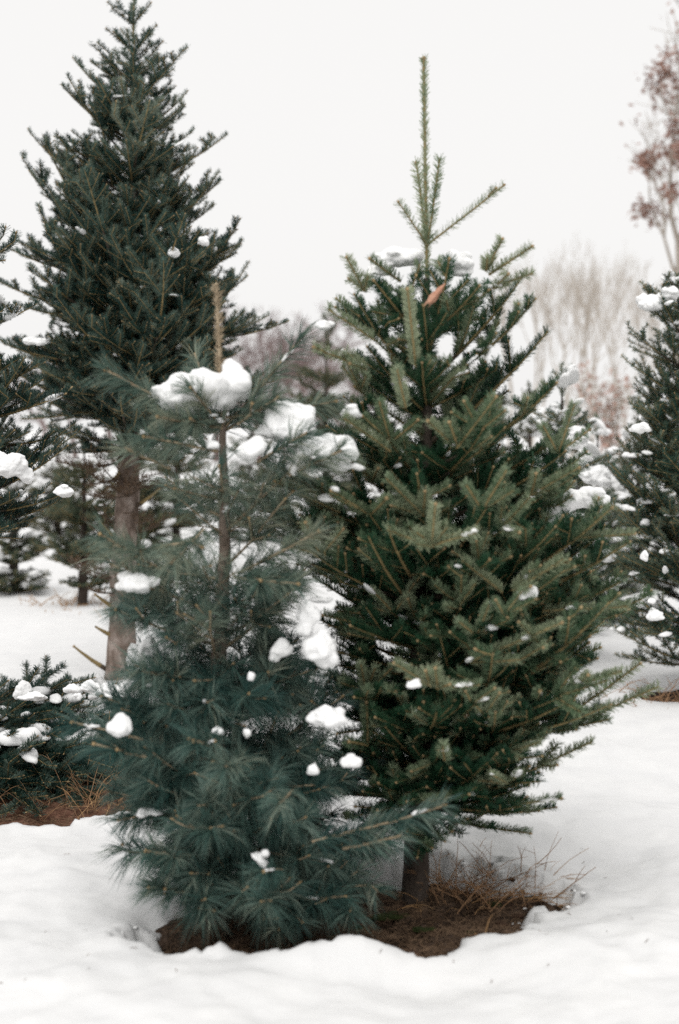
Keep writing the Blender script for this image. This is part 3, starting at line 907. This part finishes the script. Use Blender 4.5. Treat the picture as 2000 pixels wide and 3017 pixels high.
place_tree('oak_tree', oak, 2020, 21, 'tall tree with clinging russet leaves at the top right', 'tree', None, 1.0, 2.2, 1.15)
shr = bare_tree_mesh('trunk', 2.2, 590, 5, .55, 1.0, [M['far_bark'], M['red_leaf']], leaves=420, leaf=.04, up=.5, r0=.03)
place_tree('red_leaved_shrub', shr, 1830, 18, 'low shrub with sparse red leaves left of the spruce', 'shrub', None, 1.0, 0.4)

# ------------------------------------------------------------------ snow on the branches
SNOW_TEX = bpy.data.textures.new('snow_lumps', 'CLOUDS'); SNOW_TEX.noise_scale = .03; SNOW_TEX.noise_depth = 2
GRAIN_TEX = bpy.data.textures.new('snow_grain', 'CLOUDS'); GRAIN_TEX.noise_scale = .009; GRAIN_TEX.noise_depth = 3


def blob(bm, c, s, rng, sub=3, flat=.45, tilt=0.0):
    res = bmesh.ops.create_icosphere(bm, subdivisions=sub, radius=1.0)
    m = Matrix.Translation(c) @ Matrix.Rotation(tilt, 4, 'Y')
    sd = rng.uniform(0, 50)
    for v in res['verts']:
        q = v.co + Vector((sd, sd * .3, 0))
        n = 1 + .30 * noise.noise(q * 1.2) + .06 * noise.noise(q * 3.1)
        p = v.co * n
        z = p.z * (1 if p.z > 0 else flat)
        v.co = m @ Vector((p.x * s[0], p.y * s[1], z * s[2]))


def snow_clump(label, px, py, w, h, d, group, lobes=(), deep=.8, tilt=0.0, seed=0):
    """a lump of snow w by h photograph pixels wide and tall lying d metres away"""
    rng = random.Random(seed + px)
    k = d / FPX
    c = at(px, py, d)
    me = bpy.data.meshes.new('snow_clump'); bm = bmesh.new()
    rot = Matrix.Rotation(tilt, 3, 'Y')
    for lx, ly, lw, lh in ([(0, 0, w, h)] + list(lobes)):
        dp = min(lw, 1.6 * lh + 20)
        blob(bm, Vector((lx * k, rng.uniform(-.01, .01), -ly * k - lh * k * .1)), (lw * k * .42, dp * k * .42 * deep, lh * k * .52), rng, tilt=tilt)
        for _ in range(3 + int(lw > 60) * 3):      # crumbling edges
            a = rng.uniform(0, 2 * math.pi)
            q = rng.uniform(.5, 1.0)
            off = rot @ Vector((math.cos(a) * lw * .40 * q, rng.uniform(-.35, .35) * dp * deep, math.sin(a) * lh * .34 * q))
            f = rng.uniform(.10, .30)
            blob(bm, off * k + Vector((lx * k, 0, -ly * k)), (lw * k * f, dp * k * f * deep, lh * k * f * 1.1), rng, 2, .7, tilt)
    bm.to_mesh(me); bm.free()
    me.materials.append(M['clump_snow'])
    o = link(bpy.data.objects.new('snow_clump', me)); o.location = c
    size = max(w, h) * k
    r = o.modifiers.new('merge', 'REMESH'); r.mode = 'VOXEL'; r.voxel_size = max(.0024, size / 52); r.use_smooth_shade = True
    dm = o.modifiers.new('lumps', 'DISPLACE'); dm.texture = SNOW_TEX; dm.texture_coords = 'GLOBAL'; dm.strength = min(.02, size * .16); dm.mid_level = .5
    s = o.modifiers.new('soften', 'SMOOTH'); s.factor = .5; s.iterations = 8
    d2 = o.modifiers.new('grain', 'DISPLACE'); d2.texture = GRAIN_TEX; d2.texture_coords = 'GLOBAL'; d2.strength = min(.003, size * .03); d2.mid_level = .5
    tag(o, label, 'snow', group)
    return o


G1, G2, G3, G4, G5 = 'snow lumps caught on the pine', 'snow lumps caught on the front fir', 'snow lumps on the tall fir', 'snow on the trees by the right edge', 'snow on the fir at the left edge'
CL = [
    ('broad snow cushion beside the pine leader, widest on that tree', 565, 1168, 250, 145, 3.77, G1, [(120, -28, 130, 135), (45, 5, 210, 120)]),
    ('rounded snow cap right of the pine leader, above the tilted lump', 838, 1245, 190, 140, 3.72, G1, [(-50, 30, 90, 50), (50, 30, 90, 70)]),
    ('tilted egg-shaped snow lump right of the pine stem', 745, 1325, 110, 75, 3.66, G1, []),
    ('wide snow heap wedged between pine and front fir', 955, 1330, 215, 110, 3.68, G1, [(-70, 45, 110, 55), (60, -25, 80, 50), (10, 45, 190, 40)]),
    ('small snow piece on the pine stem left of the tilted lump', 625, 1312, 55, 35, 3.68, G1, []),
    ('white snow mound on the left side of the pine, alone', 398, 1718, 115, 75, 3.62, G1, []),
    ('tall snow slab leaning on the outer left pine branches', 425, 1965, 105, 165, 3.85, G1, [(-25, 45, 80, 90)]),
    ('long faint snow strip above the leaning slab', 470, 1825, 150, 40, 3.86, G1, []),
    ('round snowball on the lowest left arm of the pine', 355, 2138, 80, 75, 3.50, G1, []),
    ('biggest hanging snow lump in the middle, knobbly and drooping', 945, 1910, 120, 120, 3.60, G1, [(-35, -95, 75, 90), (20, 30, 90, 70), (-50, -60, 60, 60)]),
    ('hollow snow flake left of the drooping lump', 828, 1912, 75, 70, 3.64, G1, [(-20, 25, 40, 40)]),
    ('flat snow cap on top of the drooping lump', 940, 1768, 85, 24, 3.66, G1, []),
    ('wedge of snow on a pine shoot below the drooping lump', 962, 2112, 115, 70, 3.55, G1, [(30, 10, 60, 50)]),
    ('snow lump on a right-hand pine tuft near the fir trunk', 1028, 2245, 65, 48, 3.45, G1, []),
    ('small round snowball left of the right-hand pine tuft', 922, 2267, 42, 42, 3.45, G1, []),
    ('tiny snow dot low in the middle of the pine crown', 730, 2160, 28, 34, 3.45, G1, []),
    ('tiny snow drop hanging left of the drooping lump', 740, 1994, 28, 38, 3.5, G1, []),
    ('small patch of snow on a tuft beside the tiny dot', 645, 2157, 42, 30, 3.45, G1, []),
    ('finger of snow tilted on the lowest pine needles', 762, 2530, 62, 26, 3.42, G1, [(18, -20, 30, 30)]),
    ('thin snow strip on the lowest left pine shoot', 440, 2395, 80, 26, 3.6, G1, []),
    ('wide snow cap left of the fir leader base', 1185, 760, 150, 70, 4.10, G2, [(-60, 28, 90, 55)]),
    ('wide snow cap right of the fir leader base', 1340, 775, 110, 75, 4.10, G2, [(25, 20, 70, 55)]),
    ('snow lump under a pale fir shoot right of the crown', 1555, 1750, 68, 46, 3.62, G2, [(15, -10, 40, 40)]),
    ('small snow lump in the lower right of the fir crown', 1652, 1890, 44, 42, 3.8, G2, []),
    ('small angular snow piece beside the front fir shoots', 1218, 2015, 54, 34, 3.52, G2, []),
    ('small snow cap on the upper left fir shoots', 1038, 1215, 64, 42, 3.75, G2, []),
    ('bit of snow on the long left fir shoot', 962, 1468, 60, 36, 3.72, G2, []),
    ('snow patch on the upper left outermost fir shoot', 955, 960, 56, 34, 3.9, G2, []),
    ('snow in the fork where pine and fir crowns meet', 1075, 1755, 130, 44, 4.1, G2, []),
    ('snow bit at the upper middle of the fir crown', 1150, 870, 42, 34, 3.92, G2, []),
    ('bright snow sheet on the broad right fir branch', 1660, 1475, 200, 75, 4.25, G2, [(90, -5, 120, 60), (-30, 25, 120, 50)]),
    ('snow under the bright sheet on the right fir branch', 1655, 1540, 130, 50, 4.2, G2, []),
    ('snow wedge on the right side below the bright sheet', 1705, 1660, 80, 80, 4.3, G2, [(-25, -35, 60, 40)]),
    ('round snow tuft high on the tall fir, right side', 600, 712, 42, 36, 6.75, G3, []),
    ('snow tuft beside an upright shoot of the tall fir', 512, 745, 40, 40, 6.75, G3, []),
    ('flat snow bar on the left branches of the tall fir', 100, 1005, 90, 26, 6.9, G3, []),
    ('snow cap at the top of the spruce by the right edge', 1925, 895, 85, 60, 6.75, G4, [(40, -25, 80, 50)]),
    ('snow fluff around an upright shoot of the spruce', 1888, 1262, 66, 36, 6.4, G4, []),
    ('long snow bank on the upper left arm of the small snowy fir', 1700, 1300, 75, 70, 7.4, G4, [(20, 45, 60, 50), (-5, -30, 60, 40)]),
    ('largest snow bank on the small snowy fir', 1750, 1405, 100, 70, 7.3, G4, [(80, 15, 70, 60), (-40, -30, 60, 50)]),
    ('snow lump on the lower arm of the small snowy fir', 1790, 1640, 60, 44, 7.2, G4, []),
    ('snow lump low on the small snowy fir near the spruce', 1815, 1715, 54, 40, 7.2, G4, []),
    ('snow piece near the bottom of the spruce', 1930, 1815, 60, 40, 6.4, G4, [(-10, -45, 24, 24)]),
    ('small oval of snow deep in the spruce', 1897, 1640, 26, 36, 6.4, G4, []),
    ('thick snow hood on the edge fir, cut by the left border', 35, 1375, 120, 90, 5.1, G5, [(-30, -10, 90, 90), (45, 25, 50, 60)]),
    ('triangular snow piece right of the thick hood', 188, 1448, 66, 46, 5.0, G5, []),
    ('snow pad on the left end of the low skirt branches', 70, 2035, 55, 80, 5.3, G5, []),
    ('flat snow pad at the front of the low skirt branches', 95, 2055, 90, 28, 5.05, G5, []),
    ('snow pad on the middle of the low skirt branches', 212, 2030, 60, 36, 5.05, G5, []),
    ('snow pad on the skirt branches nearest the bare trunk', 262, 2025, 75, 40, 5.1, G5, [(15, 25, 40, 30)]),
    ('snow pad on the skirt tip beside the pine', 345, 2040, 110, 55, 5.05, G5, [(45, -15, 60, 40)]),
    ('small snow bit on the middle of the skirt', 232, 2052, 26, 26, 4.95, G5, []),
]
for i, (lab, px, py, w, h, d, grp, lobes) in enumerate(CL):
    snow_clump(lab, px, py, w, h, d, grp, lobes, seed=i, tilt=R(-28) if 'tilted egg' in lab else R(38) if 'finger' in lab else R(20) if 'largest' in lab else 0)


def snow_specks(con, n, smin, smax, seed, label, back=False, zmax=9.0, zmin=.05):
    """snow remnants lying along the upper side of one tree's shoots, too many to tell apart"""
    rng = random.Random(seed)
    bm = bmesh.new()
    placed = PLACED[con.tree.name]
    done = tries = 0
    while done < n and tries < n * 12:
        tries += 1
        nm, mw = rng.choice(placed)
        a, b = SEGS[nm]
        if len(a) == 0: continue
        k = rng.randrange(len(a))
        p, q = mw @ Vector(a[k]), mw @ Vector(b[k])
        if (p.y > con.depth + .1 and not back) or abs((q - p).normalized().z) > .8 or not zmin < p.z < zmax: continue
        d = (q - p)
        ang = math.atan2(d.y, d.x)
        run = rng.choice((1, 1, 2, 3))
        for r in range(run):
            s = rng.uniform(smin, smax)
            c = p.lerp(q, rng.random()) + Vector((rng.uniform(-1, 1) * s, rng.uniform(-1, 1) * s, s * .35))
            v0 = len(bm.verts)
            blob(bm, Vector((0, 0, 0)), (s * rng.uniform(1.0, 2.4), s * rng.uniform(.7, 1.2), s * rng.uniform(.4, .8)), rng, 2, .6, -math.asin(max(-1, min(1, d.normalized().z))) if run < 3 else 0)
            bm.verts.ensure_lookup_table()
            m = Matrix.Translation(c) @ Matrix.Rotation(ang, 4, 'Z')
            for v in bm.verts[v0:]: v.co = m @ v.co
        done += 1
    me = bpy.data.meshes.new('snow_specks'); bm.to_mesh(me); bm.free()
    me.polygons.foreach_set('use_smooth', np.full(len(me.polygons), True))
    me.materials.append(M['clump_snow'])
    tag(link(bpy.data.objects.new('snow_specks', me)), label, 'snow', kind='stuff')


snow_specks(fir, 150, .005, .013, 1, 'thin remnants of snow along the shoots of the front fir')
snow_specks(pine, 80, .004, .010, 2, 'thin remnants of snow along the shoots of the pine')
snow_specks(tall, 140, .007, .020, 3, 'thin remnants of snow along the shoots of the tall fir')
snow_specks(spruce, 190, .010, .030, 4, 'remnants of snow along the shoots of the spruce at the right')
snow_specks(edge, 150, .008, .026, 5, 'remnants of snow along the shoots of the fir at the left edge')
snow_specks(edge, 130, .014, .045, 7, 'broken cover of snow on the low skirt branches at the left', zmax=.36, zmin=.10)
snow_specks(small, 110, .010, .036, 6, 'remnants of snow on the small snowy fir')
for i, row in enumerate(ROWS):
    snow_specks(row, 80, .014, .050, 20 + i, 'remnants of snow on the ' + row.tree['label'].split(' conifer')[0] + ' conifer' + row.tree['label'].split(' conifer')[1][:28].rsplit(' ', 1)[0])

# ------------------------------------------------------------------ on the ground
def stalk(rng, root, L, lean, az, r, curl, kinks=0.0, forks=0):
    g = Geo()
    def line(p, d, L, r, n=7):
        pts = [p]
        for i in range(n):
            d = unit(d + np.array([math.cos(az), math.sin(az), -.5]) * curl / n + rng.normal(0, kinks, 3))
            p = p + d * L / n
            pts.append(p)
        tube(g, pts, np.linspace(r, r * .4, n + 1), 4)
        return pts, d
    d0 = unit(np.array([math.cos(az) * lean, math.sin(az) * lean, 1.0]))
    pts, d = line(np.zeros(3), d0, L, r)
    for _ in range(forks):
        i = rng.integers(2, len(pts) - 1)
        line(pts[i], unit(d0 + rng.normal(0, .6, 3)), L * rng.uniform(.2, .4), r * .6, 4)
    return g


def grass_tuft(name, label, px, py, d, n, L, m, seed, group, spread=.05, lean=(.2, 1.3), az=(0, 360), forks=1, r=.0014):
    rng = np.random.default_rng(seed)
    p = at(px, py, d); p.z = -.06
    root = empty(name, p); tag(root, label, 'dry grass', group)
    for i in range(n):
        a = R(rng.uniform(*az))
        g = stalk(rng, None, L * rng.uniform(.5, 1.1), rng.uniform(*lean), a, r * rng.uniform(.7, 1.3), rng.uniform(.1, 1.3), .10, int(rng.integers(0, forks + 1)))
        o = bpy.data.objects.new('stalk', g.mesh('stalk', [m])); o.location = (rng.normal(0, spread), rng.normal(0, spread * .7), 0)
        link(o, root)


GG = 'dry grass tufts at the tree feet'
grass_tuft('dry_grass', 'rust brown dry grass and stems right of the front fir trunk', 1400, 2600, 4.05, 80, .20, M['rust_straw'], 31, GG, .085, forks=3, r=.0017)
grass_tuft('dry_grass', 'pale straw stems leaning to the right over the snow', 1500, 2600, 4.02, 20, .22, M['straw'], 32, GG, .045, (.6, 1.6), (-40, 50), 3)
grass_tuft('dry_grass', 'flattened straw lying on the soil between trunk and snow', 1290, 2640, 3.95, 16, .10, M['straw'], 33, GG, .06, (1.0, 2.2), forks=1)
grass_tuft('dry_grass', 'tangle of curled brown grass left of the pine', 280, 2330, 5.0, 60, .20, M['rust_straw'], 34, GG, .15, forks=2)
grass_tuft('dry_grass', 'straw tuft behind the pine at its lower left', 420, 2300, 4.85, 34, .20, M['straw'], 35, GG, .12, forks=2)
grass_tuft('dry_grass', 'thin brown grass under the skirt at the left border', 60, 2340, 5.0, 50, .17, M['rust_straw'], 36, GG, .2, forks=2)
grass_tuft('dry_grass', 'brown straw at the foot of the spruce', 1960, 2030, 6.75, 60, .24, M['rust_straw'], 37, GG, .13, forks=2, r=.0022)
grass_tuft('dry_grass', 'two pale upright stalks in front of the bare trunk', 335, 1990, 5.4, 4, .50, M['straw'], 38, GG, .02, (.05, .3), (60, 120), 0, r=.004)
grass_tuft('dry_grass', 'blurred beige grass beside the small conifer on the left', 195, 1735, 10.3, 70, .22, M['straw'], 39, GG, .16, r=.004)
grass_tuft('dry_grass', 'blurred beige grass around the stem of the small conifer', 255, 1790, 9.9, 60, .13, M['straw'], 40, GG, .16, r=.004)


def litter(name, label, n, xr, yr, ln, m, seed, extra=0.0, snow=False):
    rng = np.random.default_rng(seed)
    c = []
    while len(c) < n:
        x, y = rng.uniform(*xr), rng.uniform(*yr)
        if snow:
            if .01 < patch_sd(x, y) < abs(rng.normal(0, .22)): c.append((x, y, snow_h(x, y) + .003))
        elif patch_sd(x, y) < rng.normal(-.03, .02):
            c.append((x, y, soil_h(x, y) + extra + rng.uniform(.001, .010)))
    c = np.array(c)
    a = rng.uniform(0, 2 * np.pi, n)
    d = np.stack([np.cos(a), np.sin(a), rng.normal(0, .25, n)], 1)
    s = unit(np.cross(d, np.array([0, 0, 1.0]) + rng.normal(0, .4, (n, 3))))
    l = (ln * rng.uniform(.4, 1.2, n))[:, None]
    V = np.stack([c - d * l / 2 - s * .0009, c - d * l / 2 + s * .0009, c + d * l / 2 + s * .0006, c + d * l / 2 - s * .0006], 1).reshape(-1, 3)
    g = Geo(); g.add(V, np.arange(4 * n).reshape(-1, 4))
    tag(link(bpy.data.objects.new(name, g.mesh(name, [m]))), label, 'needle litter', kind='stuff')


litter('needle_litter', 'fallen brown needles strewn on the dark soil', 9000, (-.55, .65), (3.4, 4.25), .045, M['litter'], 41)
litter('needle_litter', 'fallen reddish needles strewn under the low skirt', 9000, (-2.0, -.45), (4.7, 5.9), .06, M['litter'], 42, .01)
litter('needle_litter', 'single fallen needles lying on the snow around the front trees', 36, (-1.0, 1.1), (3.1, 4.6), .02, M['litter'], 44, snow=True)


def lump(name, label, cat, px, py, z, s, m, seed, group=None, flat=.5):
    rng = random.Random(seed)
    p = ground_at(px, py, z)
    p.z = (soil_h(p.x, p.y) if patch_sd(p.x, p.y) < -.04 else snow_h(p.x, p.y)) + s[2] * .15
    bm = bmesh.new()
    for k in range(4):
        blob(bm, Vector((rng.uniform(-.5, .5) * s[0], rng.uniform(-.5, .5) * s[1], rng.uniform(0, .3) * s[2])), [q * rng.uniform(.45, .75) for q in s], rng, 2, flat)
    for v in bm.verts: v.co += Vector([rng.uniform(-1, 1) * min(s) * .10 for _ in range(3)])
    me = bpy.data.meshes.new(name); bm.to_mesh(me); bm.free(); me.materials.append(m)
    o = link(bpy.data.objects.new(name, me)); o.location = p
    tag(o, label, cat, group)


def crumbs(name, label, cat, n, lo, hi, smin, smax, m, seed):
    rng = random.Random(seed)
    bm = bmesh.new(); k = 0
    while k < n:
        x, y = rng.uniform(-.65, .72), rng.uniform(3.3, 4.4)
        if not lo < patch_sd(x, y) < hi: continue
        s = rng.uniform(smin, smax) * rng.random() ** .5
        z = max(soil_h(x, y), snow_h(x, y)) + s * .2
        blob(bm, Vector((x, y, z)), (s * rng.uniform(.8, 1.5), s * rng.uniform(.8, 1.5), s * rng.uniform(.5, .9)), rng, 1 if s < .008 else 2)
        k += 1
    me = bpy.data.meshes.new(name); bm.to_mesh(me); bm.free()
    me.polygons.foreach_set('use_smooth', np.full(len(me.polygons), True))
    me.materials.append(m)
    tag(link(bpy.data.objects.new(name, me)), label, cat, kind='stuff')


crumbs('snow_crumbs', 'broken bits of snow along the edge of the dark soil', 'snow', 60, -.05, .012, .004, .012, M['clump_snow'], 71)
crumbs('soil_crumbs', 'dark crumbs of soil strewn over the soil and onto the snow edge', 'soil', 330, -.25, .004, .003, .009, M['clod'], 72)
for i, (px, py, s, lab) in enumerate([
        (1590, 2642, (.022, .02, .018), 'largest soil clod lying alone on the snow'), (1603, 2628, (.012, .012, .012), 'small clod touching the largest one on the snow'),
        (1543, 2645, (.012, .012, .012), 'round clod between the soil edge and the largest clod'), (1528, 2662, (.014, .01, .008), 'flat clod at the right tip of the soil'),
        (1526, 2698, (.009, .006, .004), 'crumb of soil on the snow below the right tip'), (1520, 2683, (.006, .005, .004), 'tiny crumb above the soil crumb'),
        (1434, 2740, (.007, .006, .005), 'crumb in the snow along the lower soil edge'), (1365, 2775, (.012, .008, .004), 'flat dark speck half sunk in the snow below the soil edge'),
        (1215, 2775, (.02, .014, .014), 'dark clod at the lowest corner of the soil'), (1480, 2680, (.022, .014, .012), 'clod on the right soil edge under the straw'),
        (1150, 2795, (.03, .02, .014), 'clod beside the white bump at the front soil edge')]):
    lump('soil_clod', lab, 'clod', px, py, -.02, s, M['clod'], 600 + i, 'soil clods at the patch edge')
for i, (px, py, s, lab) in enumerate([(1160, 2690, (.06, .04, .016), 'wide moss cushion left of the fir trunk foot'), (1050, 2720, (.045, .03, .014), 'moss cushion between the pine and the fir foot'),
                                      (1465, 2662, (.03, .02, .012), 'moss tuft under the dry stems on the right'), (1390, 2725, (.03, .022, .012), 'moss tuft on the lower right soil'),
                                      (1250, 2730, (.03, .02, .012), 'moss tuft in front of the fir trunk')]):
    lump('moss_cushion', lab, 'moss', px, py, -.05, s, M['moss'], 640 + i, 'moss cushions on the soil', .3)


def leaf_object(name, label, px, py, d, L, W, rot, m, seed):
    rng = random.Random(seed)
    bm = bmesh.new()
    n = 8
    rows = []
    for i in range(n + 1):
        t = i / n
        w = W * (math.sin(math.pi * min(.98, max(.02, t)) ** .8) ** .8) * (1 + .15 * math.sin(i * 2.3))
        rows.append([bm.verts.new((s * w / 2, (s * s - .4) * W * .45, (t - .5) * L)) for s in (-1, 0, 1)])
    for a, b in zip(rows, rows[1:]):
        for j in range(2): bm.faces.new((a[j], a[j + 1], b[j + 1], b[j]))
    me = bpy.data.meshes.new(name); bm.to_mesh(me); bm.free(); me.materials.append(m)
    o = link(bpy.data.objects.new(name, me)); o.location = at(px, py, d); o.rotation_euler = (.2, rot, .3)
    sm = o.modifiers.new('thickness', 'SOLIDIFY'); sm.thickness = .0012
    tag(o, label, 'leaf', 'withered leaves caught in the front fir')


leaf_object('dead_leaf', 'pinkish brown curled leaf caught at the top of the front fir', 1282, 872, 3.82, .085, .022, R(38), M['dead_leaf'], 1)
leaf_object('dead_leaf', 'short brown leaf caught left of the fir stem top', 1155, 912, 3.88, .03, .02, R(10), M['dead_leaf'], 2)
grass_tuft('dry_grass', 'dry straw stem hanging in the lowest fir branches', 1420, 2420, 3.62, 2, .13, M['straw'], 43, GG, .004, (.0, .1), forks=1, r=.003)
